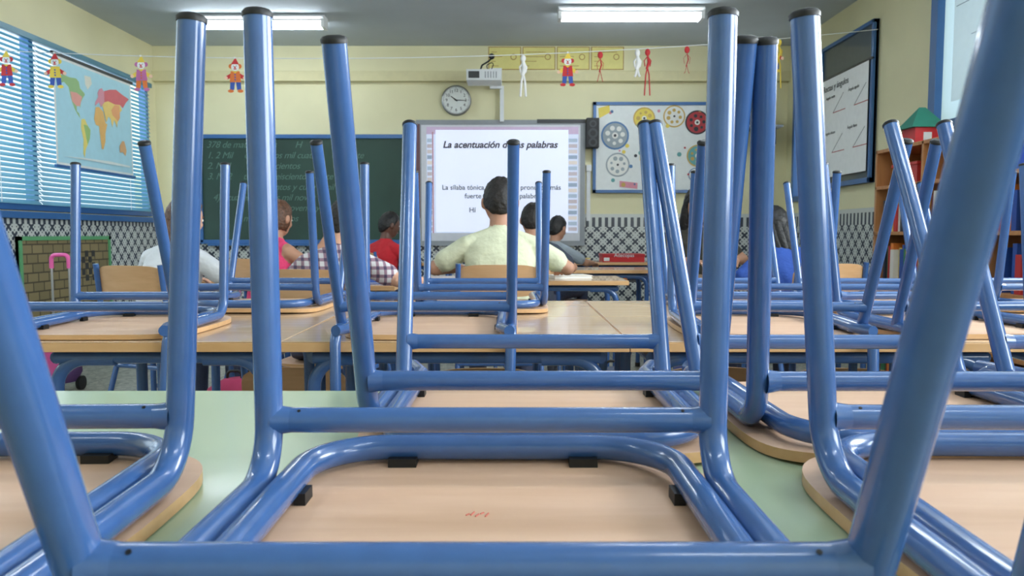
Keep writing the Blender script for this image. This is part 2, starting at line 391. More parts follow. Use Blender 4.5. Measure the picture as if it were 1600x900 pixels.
# yellow sheets on beam
g=grp('letter_sheets'); b=MB()
YS=mat('yellow_sheet',(228,218,140),.7); OL=mat('sheet_ink',(176,140,80),.7)
for k in range(4):
    u=-.235+k*.34; 
    b.rect(front,u,2.615,u+.325,2.84,.036,OL,.002); b.rect(front,u+.008,2.623,u+.317,2.832,.038,YS,.001)
    for j in range(4): b.rect(front,u+.03,2.65+j*.045,u+.05+.22*random.random(),2.655+j*.045,.0392,OL)
    b.disc(front,u+.25,2.74,.03,.0392,OL); b.disc(front,u+.25,2.74,.022,.0402,YS)
b.obj('sheets',g)
# bulletin board
g=grp('bulletin_board'); b=MB(); u0,u1,v0,v1=.81,1.97,1.40,2.30
b.rect(front,u0,v0,u1,v1,.01,PAPER,.02)
for (a,c,d,e) in ((u0,v1-.03,u1,v1),(u0,v0,u1,v0+.03),(u0,v0,u0+.03,v1),(u1-.03,v0,u1,v1)): b.box(front(a,c,.01),front(d,e,.045),BLUEF)
cs=dict(go=(196,164,90),bl=(80,120,165),gr=(150,160,165),wh=(228,228,222),dk=(50,52,58),rd=(176,56,62),ye=(226,204,90),te=(100,160,160),pk=(210,140,155))
cm={k:mat('craft_'+k,c,.6) for k,c in cs.items()}
def cd(u,v,r,c1,c2,c3): 
    b.disc(front,u,v,r,.031,cm[c1],.002); b.disc(front,u,v,r*.88,.033,cm[c2],.001)
    for k in range(7):
        b.disc(front,u+r*.55*math.cos(k*.9+u),v+r*.55*math.sin(k*.9+u),r*random.uniform(.1,.2),.034,cm[c3],.001,9)
    b.disc(front,u,v,r*.22,.035,cm['wh'],.001); b.disc(front,u,v,r*.1,.036,cm['dk'],.001)
cd(1.03,1.97,.14,'bl','gr','wh');cd(1.06,1.68,.12,'gr','wh','gr');cd(1.32,2.14,.11,'go','ye','go');cd(1.62,2.16,.11,'go','wh','go')
cd(1.86,1.77,.11,'go','te','go');cd(1.85,2.1,.12,'dk','rd','dk');cd(1.5,1.62,.08,'gr','ye','rd');cd(1.84,1.58,.07,'bl','wh','go')
for i in range(30):
    u=random.uniform(.9,1.9);v=random.uniform(1.48,2.22);r=random.uniform(.010,.024); b.disc(front,u,v,r,.0305,cm[random.choice(['go','bl','rd','ye','te','pk','dk'])],.003,8)
b.poly(front,[(.87,2.14),(.98,2.2),(.97,2.27),(.86,2.24)],.031,cm['ye']); b.poly(front,[(1.28,1.8),(1.36,1.8),(1.36,1.72),(1.28,1.72)],.031,cm['ye'])
b.poly(front,[(1.08,1.52),(1.26,1.50),(1.26,1.44),(1.08,1.46)],.031,cm['pk'])
b.obj('board',g)
g=grp('wall_bracket_shelf'); b=MB(); b.box((2.18,YF-.3,2.02),(2.62,YF,2.04),GREY)
for x in (2.25,2.55): b.box((x,YF-.25,1.86),(x+.02,YF-.0,2.02),DGREY)
b.box((2.24,YF-.27,2.04),(2.5,YF-.06,2.2),BLACKP); b.obj('shelf',g,.003)
# fluorescent fixtures
TUBE=mat('fluorescent_tube',(236,246,255),.5,emit=29)
def lampfix(x,y,L=1.2):
    g=grp('fluorescent_ceiling_light'); b=MB()
    b.box((x-L/2,y-.07,ZC-.05),(x+L/2,y+.07,ZC-.001),WHITE)
    b.add([(x-L/2,y-.11,ZC-.025),(x+L/2,y-.11,ZC-.025),(x+L/2,y-.03,ZC-.055),(x-L/2,y-.03,ZC-.055)],[(0,1,2,3)],WHITE)
    b.add([(x-L/2,y+.11,ZC-.025),(x+L/2,y+.11,ZC-.025),(x+L/2,y+.03,ZC-.055),(x-L/2,y+.03,ZC-.055)],[(3,2,1,0)],WHITE)
    b.obj('housing',g)
    b=MB()
    for dy in (-.045,.045): b.tube([(x-L/2+.03,y+dy,ZC-.078),(x+L/2-.03,y+dy,ZC-.078)],.016,TUBE,10)
    b.obj('tubes',g)
    b=MB()
    for sx in (-1,1): b.box((x+sx*(L/2-.015)-.015,y-.07,ZC-.1),(x+sx*(L/2-.015)+.015,y+.07,ZC-.05),WHITE)
    b.obj('end_caps',g)
for x,y in ((-2.2,6.75),(.98,6.5),(-2.2,3.4),(.98,3.2),(-2.1,.2),(.98,0.0)): lampfix(x,y)  # first two are in view; other four are added unseen to brighten the room
# right wall window_2 (open bright) frame
g=grp('window_2'); b=MB(); y0,y1,z0,z1=OR[2]
for a,c,d,e in ((y0,z0,y1,z0+.05),(y0,z1-.05,y1,z1),(y0,z0,y0+.05,z1),(y1-.05,z0,y1,z1),((y0+y1)/2-.02,z0,(y0+y1)/2+.02,z1)): b.box((XR-.02,a,c),(XR+.08,d,e),BLUEF)
b.obj('frame',g,.004)
g=grp('window_3'); b=MB(); y0,y1,z0,z1=5.88,6.88,1.38,2.6
b.box((XR-.03,y0,z0),(XR-.001,y1,z1),mat('dark_glass',(84,94,100),.12))
for a,c,d,e in ((y0,z0,y1,z0+.04),(y0,z1-.03,y1,z1),(y0,z0,y0+.03,z1),(y1-.04,z0,y1,z1)): b.box((XR-.05,a,c),(XR-.005,d,e),BLUEF)
b.box((XR-.055,y0,z1-.3),(XR-.03,y1,z1-.28),DGREY)
b.obj('frame',g,.003)
g=grp('geometry_poster'); b=MB(); b.rect(right,5.92,1.47,6.8,2.3,.056,mat('bright_paper',(246,248,247),.6),.003)
for (u,v) in ((6.45,2.05),(6.05,2.05),(6.45,1.72),(6.05,1.72)):
    for a in (0,35): 
        ca,sa=math.cos(math.radians(a)),math.sin(math.radians(a)); w=.003
        b.poly(right,[(u+.1,v-.05),(u+.1-w*sa,v-.05+w*2),(u+.1-.24*ca-w*sa,v-.05+.24*sa+w*2),(u+.1-.24*ca,v-.05+.24*sa)],.0592,DGREY if a else cm['rd'])
b.obj('sheet',g)
text("Rectas y ángulos",'title',.075,(XR-.061,6.76,2.2),RR,BLACKP,g)
for i,(u,v) in enumerate(((6.72,2.13),(6.28,2.13),(6.72,1.83),(6.28,1.83))): text("Ángulo "+["recto","agudo","obtuso","llano"][i],'label_%d'%i,.035,(XR-.061,u-.02,v),RR,DGREY,g)
# window right near, with paper taped on the frosted pane
g=grp('window_4'); b=MB(); y0,y1,z0,z1=OR[3]
b.box((XR-.05,y1-.05,1.62),(XR-.001,y1+.03,ZC),BLUEF); b.box((XR-.04,y0,1.64),(XR-.001,y1,1.70),BLUEF)
b.box((XR+.02,y0,z0),(XR+.03,y1,z1),mat('frosted_glass',(225,236,240),.3,trans=.85))
b.box((XR+.0,(y0+y1)/2-.02,z0),(XR+.04,(y0+y1)/2+.02,z1),BLUEF); b.obj('frame',g,.002)
g=grp('number_chart'); b=MB(); TP=mat('taped_paper',(244,247,246),.6,trans=.45); b.rect(right,4.1,1.82,4.92,2.58,-.015,TP,.003)
for i in range(5): b.rect(right,4.2,1.92+i*.09,4.2+.3+.3*random.random(),1.924+i*.09,-.0118,GREY,.0006)
b.rect(right,4.08,2.40,4.9,2.405,-.0118,GREY,.0006)
b.obj('sheet',g)
text("20",'title',.10,(XR+.011,4.88,2.44),RR,BLACKP,g)
# bookcase
g=grp('bookcase'); b=MB(); bx0,bx1,by0,by1,bz=2.44,XR-.02,3.2,5.2,1.54
for z in (.05,.36,.67,.98,1.28,bz-.02): b.box((bx0,by0,z),(bx1,by1,z+.022),SHELFW)
for y in (by0,4.0,4.6,by1-.022): b.box((bx0,y,0),(bx1,y+.022,bz),SHELFW)
b.box((bx1-.01,by0,0),(bx1,by1,bz),SHELFW)
b.obj('carcass',g,.002)
bc=[mat('book_%d'%i,c,.6) for i,c in enumerate([(180,40,44),(40,80,160),(220,190,70),(230,225,215),(60,130,90),(120,60,110),(230,130,50),(40,45,60),(190,50,50)])]
g2=grp('shelf_books'); b=MB()
for z in (.072,.382,.692,1.002):
    for (a,c) in ((by0+.04,3.98),(4.03,4.58),(4.63,by1-.04)):
        y=a
        while y<c-.06:
            t=random.uniform(.015,.045); h=random.uniform(.17,.255)
            if random.random()<.12: y+=t*2; continue
            b.box((bx0+random.uniform(.01,.05),y,z+.001),(bx1-.06,y+t,z+h),random.choice(bc)); y+=t+.002
b.obj('books',g2)
def crate(name,x0,y0,z0,x1,y1,z1,m):
    g=grp(name); b=MB(); t=.006
    b.box((x0,y0,z0),(x1,y1,z0+t),m); b.box((x0,y0,z0),(x0+t,y1,z1),m); b.box((x1-t,y0,z0),(x1,y1,z1),m); b.box((x0,y0,z0),(x1,y0+t,z1),m); b.box((x0,y1-t,z0),(x1,y1,z1),m)
    b.box((x0-.008,y0-.008,z1-.02),(x1+.008,y1+.008,z1),m); b.box((x0-.012,(y0+y1)/2-.05,z1-.06),(x0,(y0+y1)/2+.05,z1-.045),DGREY)
    b.obj('bin',g,.004)
BP=mat('blue_plastic',(30,84,200),.35)
crate('plastic_storage_box',2.45,3.70,1.303,2.7,3.98,1.47,BP)
crate('plastic_storage_box',2.46,3.32,1.303,2.7,3.62,1.46,BP)
crate('plastic_storage_box',2.46,4.7,1.303,2.7,5.0,1.43,mat('red_bin',(190,50,46),.4))
crate('plastic_storage_box',2.46,3.6,1.545,2.7,4.1,1.64,WHITE)
g=grp('paper_house_model'); b=MB(); hx,hy,hz=2.53,4.80,1.545
b.box((hx-.08,hy-.08,hz),(hx+.08,hy+.08,hz+.09),RED)
vs=[(hx-.11,hy-.1,hz+.09),(hx+.11,hy-.1,hz+.09),(hx+.11,hy+.1,hz+.09),(hx-.11,hy+.1,hz+.09),(hx-.02,hy,hz+.22),(hx+.02,hy,hz+.22)]
b.add(vs,[(0,1,5,4),(2,3,4,5),(0,4,3),(1,2,5),(0,3,2,1)],mat('green_card',(40,130,110),.6)); b.box((hx-.03,hy-.082,hz),(hx+.02,hy-.079,hz+.06),WHITE)
b.obj('model',g)

# ---------------------------------------------------------------- garland
g=grp('clown_garland')
GA=V((XL+.08,5.36,2.24)); GB=V((XR-.03,5.85,2.51))
def gpt(t):
    p=GA.lerp(GB,t); p.z-=.12*4*t*(1-t); return p
b=MB(); b.tube([gpt(i/40) for i in range(41)],.003,WHITE,6); b.obj('string',g)
FC=dict(s=(236,196,170),r=(196,54,58),y=(230,200,80),b=(60,90,170),g=(70,150,100),w=(235,235,235),p=(190,110,160),o=(220,120,60))
fm={k:mat('felt_'+k,c,.8) for k,c in FC.items()}
def clown(p,k,sc=1.0):
    b=MB(); fn=lambda u,v,d:(p.x+u*sc,p.y-d,p.z+(v-.02)*sc)
    c=[['r','y','b'],['y','r','b'],['p','y','o'],['o','r','b']][k%4]
    for s_ in (-1,1):
        b.disc(fn,s_*.028,-.035,.016,.001,fm[c[0]],.003,10)
        b.poly(fn,[(s_*.02,-.075),(s_*.062,-.10),(s_*.055,-.122),(s_*.018,-.105)],.001,fm[c[1]],.003); b.disc(fn,s_*.062,-.112,.012,.002,fm['s'],.003,8)
        b.poly(fn,[(s_*.002,-.13),(s_*.034,-.13),(s_*.038,-.19),(s_*.010,-.19)],.001,fm[c[2]],.003)
        b.disc(fn,s_*.032,-.198,.011,.002,fm[c[0]],.003,10,ru=.02)
    b.disc(fn,0,-.04,.026,.003,fm['w'],.003,16); b.disc(fn,0,-.042,.006,.006,fm['r'],.003,8)
    for s_ in (-1,1): b.disc(fn,s_*.009,-.034,.003,.006,BLACKP,.001,6)
    b.disc(fn,0,-.053,.004,.006,fm['r'],.001,8,ru=.011)
    b.poly(fn,[(-.026,-.022),(.026,-.022),(.004,.022)],.004,fm[c[1]],.003); b.disc(fn,0,.02,.007,.006,fm['w'],.003,8)
    b.poly(fn,[(-.03,-.068),(.03,-.068),(.038,-.14),(-.038,-.14)],.002,fm[c[0]],.003)
    b.poly(fn,[(-.018,-.068),(.018,-.068),(0,-.082)],.005,fm['y'],.003)
    for j in range(3): b.disc(fn,0,-.09-j*.017,.005,.005,fm[c[2]],.003,8)
    b.obj('clown_figure',g)
def rag(p,m,h=.25,w=.014):
    b=MB()
    b.sphere((p.x,p.y-.01,p.z-.03),(.02,.012,.026),m,u=10,w=6)
    b.tube([(p.x,p.y-.01,p.z-.05),(p.x+.01,p.y-.01,p.z-.1),(p.x-.006,p.y-.01,p.z-.15)],[w*.8,w*1.5,w],m,8)
    for s_ in (-1,1):
        b.tube([(p.x,p.y-.01,p.z-.06),(p.x+s_*.025,p.y-.01,p.z-.09),(p.x+s_*.018,p.y-.01,p.z-.13)],[w*.5]*3,m,6)
        b.tube([(p.x,p.y-.01,p.z-.14),(p.x+s_*.012,p.y-.01,p.z-.19),(p.x+s_*.020,p.y-.01,p.z-h)],[w*.6]*3,m,6)
    b.obj('rag_figure',g)
for k,u in enumerate((.004,.055,.147,.249,.626,.872)):
    clown(gpt(u),k,1.05)
rag(gpt(.574),fm['w'],.30); rag(gpt(.708),fm['w'],.2); rag(gpt(.720),fm['r'],.34,.008); rag(gpt(.664),fm['r'],.22,.004); rag(gpt(.767),fm['r'],.2,.003); rag(gpt(.878),fm['y'],.36,.007)

# ---------------------------------------------------------------- chairs
CH={}
def sq(a,c,n=5.0):
    r=max(abs(a),abs(c))
    if r<1e-6: return 0,0
    t=math.atan2(c,a); R=(abs(math.cos(t))**n+abs(math.sin(t))**n)**(-1/n)
    return r*R*math.cos(t), r*R*math.sin(t)
def chair_meshes(fl,rl,dx):
    key=(fl,rl,dx)
    if key in CH: return CH[key]
    b=MB(); R=.0125
    tips=[]
    for s_ in (-1,1):
        ft=(s_*.203+dx,.150+fl*1.1,.438); rt=(s_*.206+dx,-.140-rl*1.1,.438)
        pts=fillet([ft,(s_*.2,.148,.030),(s_*.2,-.205,.030),(s_*.188,-.262,-.405)],[.05,.045],8)
        b.tube(pts,R,BLUE,20)
        # rear leg welded on the rail
        b.tube([(s_*.2,-.138,.034),rt],R,BLUE,20)
        tips+= [(V(ft),(V(ft)-V((s_*.2,.148,.03))).normalized()),(V(rt),(V(rt)-V((s_*.2,-.138,.034))).normalized())]
    zf=.080; yf=.150+fl*1.1*(zf-.03)/.404; yr=-.139-rl*1.1*(zf-.034)/.40
    b.tube([(-.195,yf,zf),(.195,yf,zf)],R*.92,BLUE,16); b.tube([(-.195,yr,zf),(.195,yr,zf)],R*.92,BLUE,16)
    for y in (yf,yr):
        for s_ in (-1,1): b.tube([(s_*.180,y,zf),(s_*.1885,y,zf),(s_*.196,y,zf)],[R*.92,R*1.02,R*1.14],BLUE,16,cap=False)
    b.tube(fillet([(-.196,-.215,.030),(-.1745,-.150,.030),(-.1745,.232,.032),(.1745,.232,.032),(.1745,-.150,.030),(.196,-.215,.030)],[.04,.075,.075,.04],10),R,BLUE,20)
    # screw holes
    for y in (yf,yr):
        for s_ in (-1,1): b.tube([(s_*.172,y-.006,zf+R*.74),(s_*.172,y-.0065,zf+R*.80)],.0016,BLACKP,8)
    fr=b.obj('frame',mesh_only=True)
    b=MB()
    for p,t in tips: b.tube([p-t*.002,p+t*.002,p+t*.0045,p+t*.006],[R*1.06,R*1.08,R*.9,R*.5],BLACKP,18)
    for (x,y) in ((-.09,.222),(.09,.222)): b.box((x-.014,y-.010,.0155),(x+.014,y+.010,.025),BLACKP)
    for s_ in (-1,1):
        for y in (.12,-.06): b.box((s_*.163-.005,y-.012,.0155),(s_*.163+.005,y+.012,.026),BLACKP)
    cp=b.obj('caps',mesh_only=True)
    # seat
    b=MB(); NX,NY=24,26
    def seatpt(i,j,top):
        u,v=sq(-1+2*i/NX,-1+2*j/NY)
        x=u*(.214-.012*max(0,-v)); y=.040+v*.212
        cur=max(0,(y-.17))/.1; z=.004+cur*cur*.006
        return (x,y,z+(.0115 if top else 0))
    vs=[seatpt(i,j,t) for t in (0,1) for j in range(NY+1) for i in range(NX+1)]
    N=(NX+1)*(NY+1); fs=[]
    for j in range(NY):
        for i in range(NX):
            q=j*(NX+1)+i; fs.append((q,q+NX+1,q+NX+2,q+1)); fs.append((N+q,N+q+1,N+q+NX+2,N+q+NX+1))
    b.add(vs,fs,SEATW,True)
    rim=[i for i in range(NX+1)]+[j*(NX+1)+NX for j in range(1,NY+1)]+[NY*(NX+1)+i for i in range(NX-1,-1,-1)]+[j*(NX+1) for j in range(NY-1,0,-1)]
    ev=[vs[q] for q in rim]+[vs[q+N] for q in rim]; n=len(rim)
    b.add(ev,[(k,(k+1)%n,n+(k+1)%n,n+k) for k in range(n)],EDGEW,False)
    st=b.obj('seat',mesh_only=True)
    b=MB(); NX=18; vs=[]
    for t in (0,1):
        for j in range(7):
            for i in range(NX+1):
                a,c=sq(-1+2*i/NX,-1+j/3,4.0)
                x=a*.198
                z=-.325+c*.075
                y=-.240-.012*(z+.325)/-.1 -.030*(1-a*a)+(.010 if t else 0)
                vs.append((x,y,z))
    N=7*(NX+1); fs=[]
    for j in range(6):
        for i in range(NX):
            q=j*(NX+1)+i; fs.append((q,q+1,q+NX+2,q+NX+1)); fs.append((N+q,N+q+NX+1,N+q+NX+2,N+q+1))
    b.add(vs,fs,BACKW,True)
    rim=[i for i in range(NX+1)]+[j*(NX+1)+NX for j in range(1,7)]+[6*(NX+1)+i for i in range(NX-1,-1,-1)]+[j*(NX+1) for j in range(5,0,-1)]
    ev=[vs[q] for q in rim]+[vs[q+N] for q in rim]; n=len(rim)
    b.add(ev,[(k,(k+1)%n,n+(k+1)%n,n+k) for k in range(n)],EDGEW)
    bk=b.obj('backrest',mesh_only=True)
    CH[key]=(fr,cp,st,bk); return CH[key]
def chair(x,y,rz=0,fl=.05,rl=.17,dx=0,z=.7375,upright=False,name='school_chair'):
    g=grp(name,(x,y,z),math.radians(rz),math.pi if upright else 0)
    fr,cp,st,bk=chair_meshes(fl,rl,dx)
    for n_,me in (('frame',fr),('leg_caps',cp),('seat',st),('backrest',bk)): mkobj(n_,me,g)
    return g
# table 1
c1=chair(-.019,.535,0,.0,.138)
# red pen marks under seat of nearest chair
b=MB(); rd=mat('red_pen',(206,110,96),.6)
for k in range(5):
    u=-.019+k*.004; b.tube([(u,.085+random.uniform(-.004,.004),.0158),(u+.0025,.090+random.uniform(-.005,.005),.0158)],.0007,rd,5)
b.obj('pen_marks',c1)
chair(-.505,.545,1.5,.0,.15,.020)
chair(.487,.545,-1,-.01,.14,-.03)
chair(.033,1.035,180,.10,.17,.006)
chair(.485,1.03,180,.09,.17,.03)
chair(.93,.60,-3,.03,.16)
chair(.96,1.03,180,.06,.17)
# table 2 near side
chair(-.985,1.935,1,.03,.15); chair(-.20,1.935,-.5,.02,.16); chair(.63,1.94,-4,.05,.17); chair(1.10,1.95,3,.04,.17,-.03); chair(1.62,1.95,0,.04,.17)
# far side
chair(-.82,2.60,178,.05,.16); chair(-.10,2.58,181,.05,.17); chair(.76,2.60,182,.05,.17); chair(1.22,2.58,176,.05,.17); chair(1.75,2.6,180)
# ---------------------------------------------------------------- tables
def table(name,x0,x1,y0,y1,top,z=.74,edge=EDGEW,frame=BLUE,rz=0,brace=True):
    cx,cy=(x0+x1)/2,(y0+y1)/2; g=grp(name,(cx,cy,0),math.radians(rz)); w=(x1-x0)/2-.001; d=(y1-y0)/2-.001
    b=MB(); b.box((-w,-d,z-.024),(w,d,z-.003),edge); b.box((-w+.0015,-d+.0015,z-.003),(w-.0015,d-.0015,z),top); b.obj('top',g,.0015)
    b=MB(); iw=w-.06; idp=d-.06
    for s_ in (-1,1):
        b.tube([(-iw,s_*idp,z-.045),(iw,s_*idp,z-.045)],.015,frame,12)
        b.tube([(s_*iw,-idp,z-.046),(s_*iw,idp,z-.046)],.015,frame,12)
        for t in (-1,1):
            b.tube(fillet([(s_*(iw-.14),t*idp,z-.05),(s_*(iw-.0),t*idp,z-.05),(s_*iw,t*idp,.012)],.07),.0155,frame,14)
        if brace: b.tube([(s_*iw,-idp,.16),(s_*iw,idp,.16)],.012,frame,10)
    b.obj('frame',g)
    b=MB()
    for s_ in (-1,1):
        for t in (-1,1): b.tube([(s_*iw,t*idp,0.0),(s_*iw,t*idp,.03)],.019,BLACKP,12)
    b.obj('feet',g)
    return g
for x0 in (-1.30,-.1,1.1): table('school_desk',x0,x0+1.2,.36,1.195,GREENT)
YM=2.285
table('school_desk',-1.14,-.53,1.74,YM,TABW,rz=.6); table('school_desk',-1.14,-.53,YM,2.83,TABW)
table('school_desk',-.53,.27,1.74,YM,TABW); table('school_desk',-.53,.27,YM,2.83,TABW)
for x0 in (.27,1.18): table('school_desk',x0,x0+.91,1.74,YM,TABW); table('school_desk',x0,x0+.91,YM,2.83,TABW)
# pupils' desks
table('school_desk',-.50,.62,4.05,4.55,TABW)
table('school_desk',-1.10,-.56,3.66,4.03,TABW); table('school_desk',-2.0,-1.15,4.05,4.3,TABW)
table('school_desk',-.1,1.0,5.28,5.75,TABW)
table('school_desk',-1.95,-.9,5.0,5.5,TABW); table('school_desk',-1.5,-.5,6.6,7.05,TABW)
table('school_desk',1.05,2.05,4.25,4.7,TABW)
table('school_desk',.45,1.25,6.72,7.2,TABW)
# ---------------------------------------------------------------- desk items
g=grp('red_game_box'); b=MB(); b.box((.80,6.78,.741),(1.17,7.05,.805),RED); b.box((.795,6.775,.785),(1.175,7.055,.812),mat('red_lid',(176,22,36),.4)); b.box((.81,6.7735,.75),(.86,6.777,.78),WHITE); b.obj('box',g,.003)
text("Adecopas",'label',.045,(.90,6.772,.786),RF,WHITE,g)
def book(x,y,z,w,d,h,m,rz=0,name='book'):
    g=grp(name,(x,y,z),math.radians(rz)); b=MB(); b.box((-w/2,-d/2,0),(w/2,d/2,.003),m); b.box((-w/2,-d/2,h-.003),(w/2,d/2,h),m); b.box((-w/2,-d/2,0),(-w/2+.004,d/2,h),m); b.box((-w/2+.002,-d/2+.004,.003),(w/2-.004,d/2-.004,h-.003),PAPER); b.obj('cover',g)
book(.32,4.3,.7405,.22,.16,.018,bc[3],15); book(.02,4.35,.7405,.30,.2,.012,bc[3],-5); book(-.75,3.88,.7405,.2,.22,.01,bc[1],10); book(-1.3,4.18,.7405,.2,.15,.015,bc[3]); book(.6,6.92,.7405,.2,.2,.03,bc[2]); book(1.5,4.5,.7405,.25,.2,.02,bc[4],20); book(.3,5.5,.7405,.2,.2,.02,bc[3]); book(-1.2,5.2,.7405,.25,.2,.02,bc[6])
g=grp('desk_shelf_books'); b=MB()
b.box((.53,6.80,.56),(1.17,7.12,.575),DGREY)
y=.54
while y<1.12:
    t=random.uniform(.02,.05); b.box((y,6.82,.576),(y+t,7.05,.576+random.uniform(.05,.10)),random.choice(bc)); y+=t+.003
b.obj('books',g)
# rolling backpack
g=grp('rolling_backpack',(-2.86,4.75,0)); b=MB()
PK=mat('pink_plastic',(226,96,160),.4)
b.tube([(0,0,.06),(0,0,.12),(0,0,.34),(0,0,.44),(0,0,.47)],[.13,.16,.16,.13,.07],mat('backpack_fabric',(90,60,110),.8),20,ry=.65)
b.box((-.1,-.135,.12),(.1,-.09,.30),PK); 
for s_ in (-1,1):
    b.tube([(s_*.055,.11,.05),(s_*.055,.11,.80)],.007,STEEL,10); b.tube([(s_*.12-.012,.08,.045),(s_*.12+.012,.08,.045)],.045,BLACKP,16)
b.tube(fillet([(-.055,.11,.77),(-.055,.11,.855),(.055,.11,.855),(.055,.11,.77)],.03),.013,PK,10)
b.obj('bag',g)
for (x,y,c) in ((-.9,4.35,(190,60,110)),(-1.15,3.15,(170,50,90)),(.45,3.4,(60,70,90)),(.85,3.6,(50,60,110))):
    g=grp('school_backpack',(x,y,0)); b=MB(); m=mat('bag_%d'%c[0],c,.8)
    b.tube([(0,0,.0),(0,0,.04),(0,0,.28),(0,0,.36),(0,0,.39)],[.12,.15,.145,.11,.05],m,20,ry=.6); b.tube([(-.1,-.09,.05),(0,-.105,.05),(.1,-.09,.05)],[.04,.05,.04],m,12); b.tube(fillet([(-.03,0,.38),(-.03,0,.42),(.03,0,.42),(.03,0,.38)],.02),.006,BLACKP,8); b.obj('bag',g)

# ---------------------------------------------------------------- people
SK={'light':mat('skin_light',(214,164,138),.55,noise=.04,nscale=30),'tan':mat('skin_tan',(186,138,112),.55,noise=.04,nscale=30),'dark':mat('skin_dark',(96,66,54),.5,noise=.04)}
HR={'brown':mat('hair_brown',(92,62,44),.5,noise=.45,nscale=70,bump=1,bd=.006),'black':mat('hair_black',(20,18,19),.45,noise=.5,nscale=70,bump=1,bd=.006),'dbrown':mat('hair_dark_brown',(30,24,21),.55,noise=.5,nscale=70,bump=1,bd=.006)}
EYEW=mat('eye_white',(235,235,230),.2); EYEP=mat('eye_iris',(50,34,24),.2); LIP=mat('lips',(176,98,92),.4)
SHOE=mat('shoe',(70,72,84),.6)
def cloth(n,c): return mat('cloth_'+n,c,.85,noise=.07,nscale=9,bump=.8,bd=.03)
def segd(P,a,b_,r0,r1):
    a=np.array(a);b_=np.array(b_);d=b_-a;L=(d@d) or 1e-9
    t=np.clip(((P-a)@d)/L,0,1); q=a+t[:,None]*d
    return np.linalg.norm(P-q,axis=1)-(r0+(r1-r0)*t)
def person(name,x,y,face,shirt,hair='dbrown',skin='light',seat=.445,sc=1.0,lean=8,hyaw=0,hpitch=10,sleeve='short',style='short',
           armL=None,armR=None,pants=(60,66,90),bend=0,roll=0):
    g=grp(name,(x,y,seat),math.radians(face)); g.scale=(sc,sc,sc)
    S=[] # (p0,r0,p1,r1,label) label:0 skin 1 shirt 2 pants 3 shoe
    la=math.radians(lean); ra=math.radians(roll)
    RM=Matrix.Rotation(ra,3,'Y')@Matrix.Rotation(-la,3,'X')
    base=V((0,0,.06))
    def L(p): return base+RM@(V(p)-base)
    b=MB(); D=WHITE
    ank=(.055-seat)/sc
    # torso loft
    rings=[(.0,.148,.098),(.05,.165,.115),(.12,.162,.116),(.20,.150,.108),(.30,.152,.106),(.38,.162,.104),(.44,.162,.092),(.485,.120,.076),(.515,.070,.058),(.54,.048,.048)]
    vs=[];seg=36
    for (z,rx,ry) in rings:
        cb=-.018*math.sin(min(1,z/.45)*math.pi)
        for k in range(seg):
            a=2*math.pi*k/seg
            ex=math.copysign(abs(math.cos(a))**.85,math.cos(a)); ey=math.copysign(abs(math.sin(a))**.85,math.sin(a))
            fold=1+.025*math.sin(5*a+z*38)+.018*math.sin(9*a-z*61) if .1<z<.44 else 1
            vs.append(L((rx*ex*fold,(ry*ey)*fold+cb,z)))
    fs=[tuple(range(seg-1,-1,-1))]
    for i in range(len(rings)-1):
        for k in range(seg):
            k2=(k+1)%seg; fs.append((i*seg+k,i*seg+k2,(i+1)*seg+k2,(i+1)*seg+k))
    fs.append(tuple(range((len(rings)-1)*seg,len(rings)*seg)))
    b.add(vs,fs,D)
    sh=1
    for sx in (-.07,0,.07): S.append((L((sx,-.01,.14)),.10,L((sx,-.015,.44)),.085,sh)); 
    S.append((L((-.08,0,.05)),.115,L((.08,0,.05)),.115,2))
    S.append((L((-.11,-.01,.455)),.050,L((.11,-.01,.455)),.050,0 if sleeve=='tank' else sh))
    # neck/head
    nk=L((0,-.005,.50)); hc=L((0,.015,.668))
    Hm=Matrix.Rotation(math.radians(hyaw),3,'Z')@RM@Matrix.Rotation(math.radians(-hpitch+lean*.8),3,'X')
    hcn=hc
    b.capsule(nk,.052,hcn+Hm@V((0,-.018,-.05)),.046,D); S.append((L((0,-.005,.555)),.03,hcn,.045,0))
    def HP(p): return hcn+Hm@V(p)
    b.sphere(hcn,(.074,.090,.108),D,Hm,24,16)
    b.sphere(HP((0,.022,-.055)),(.054,.060,.058),D,Hm)
    b.capsule(HP((0,.086,.012)),.007,HP((0,.099,-.016)),.0115,D,8)
    for s_ in (-1,1):
        b.sphere(HP((s_*.080,-.005,-.008)),(.010,.018,.028),D,Hm,10,8); b.sphere(HP((s_*.032,.060,-.028)),(.024,.022,.024),D,Hm,10,8)
        b.capsule(L((s_*.03,-.008,.498)),.046,L((s_*.150,-.01,.452)),.047,D)
    S.append((hcn+Hm@V((0,0,-.02)),.09,hcn+Hm@V((0,0,.03)),.09,0))
    # legs
    for s_ in (-1,1):
        hip=V((s_*.080,.0,.085)); knee=V((s_*.115,.37,.075)); an=V((s_*.115,.36,ank)); toe=V((s_*.125,.48,ank-.022))
        b.capsule(hip,.085,knee,.058,D); b.capsule(knee,.056,an,.036,D); b.capsule(an,.036,an+V((0,-.03,-.022/1)),.03,D); b.capsule(an+V((0,0,-.02)),.034,toe,.028,D)
        S.append((hip,.085,knee,.058,2)); S.append((knee,.056,an+V((0,0,.03)),.036,2)); S.append((an+V((0,-.02,-.015)),.04,toe,.03,3))
    # arms
    dl=(V((-.27,.16,.33)),V((-.10,.36,.325))); dr=(V((.27,.16,.33)),V((.10,.36,.325)))
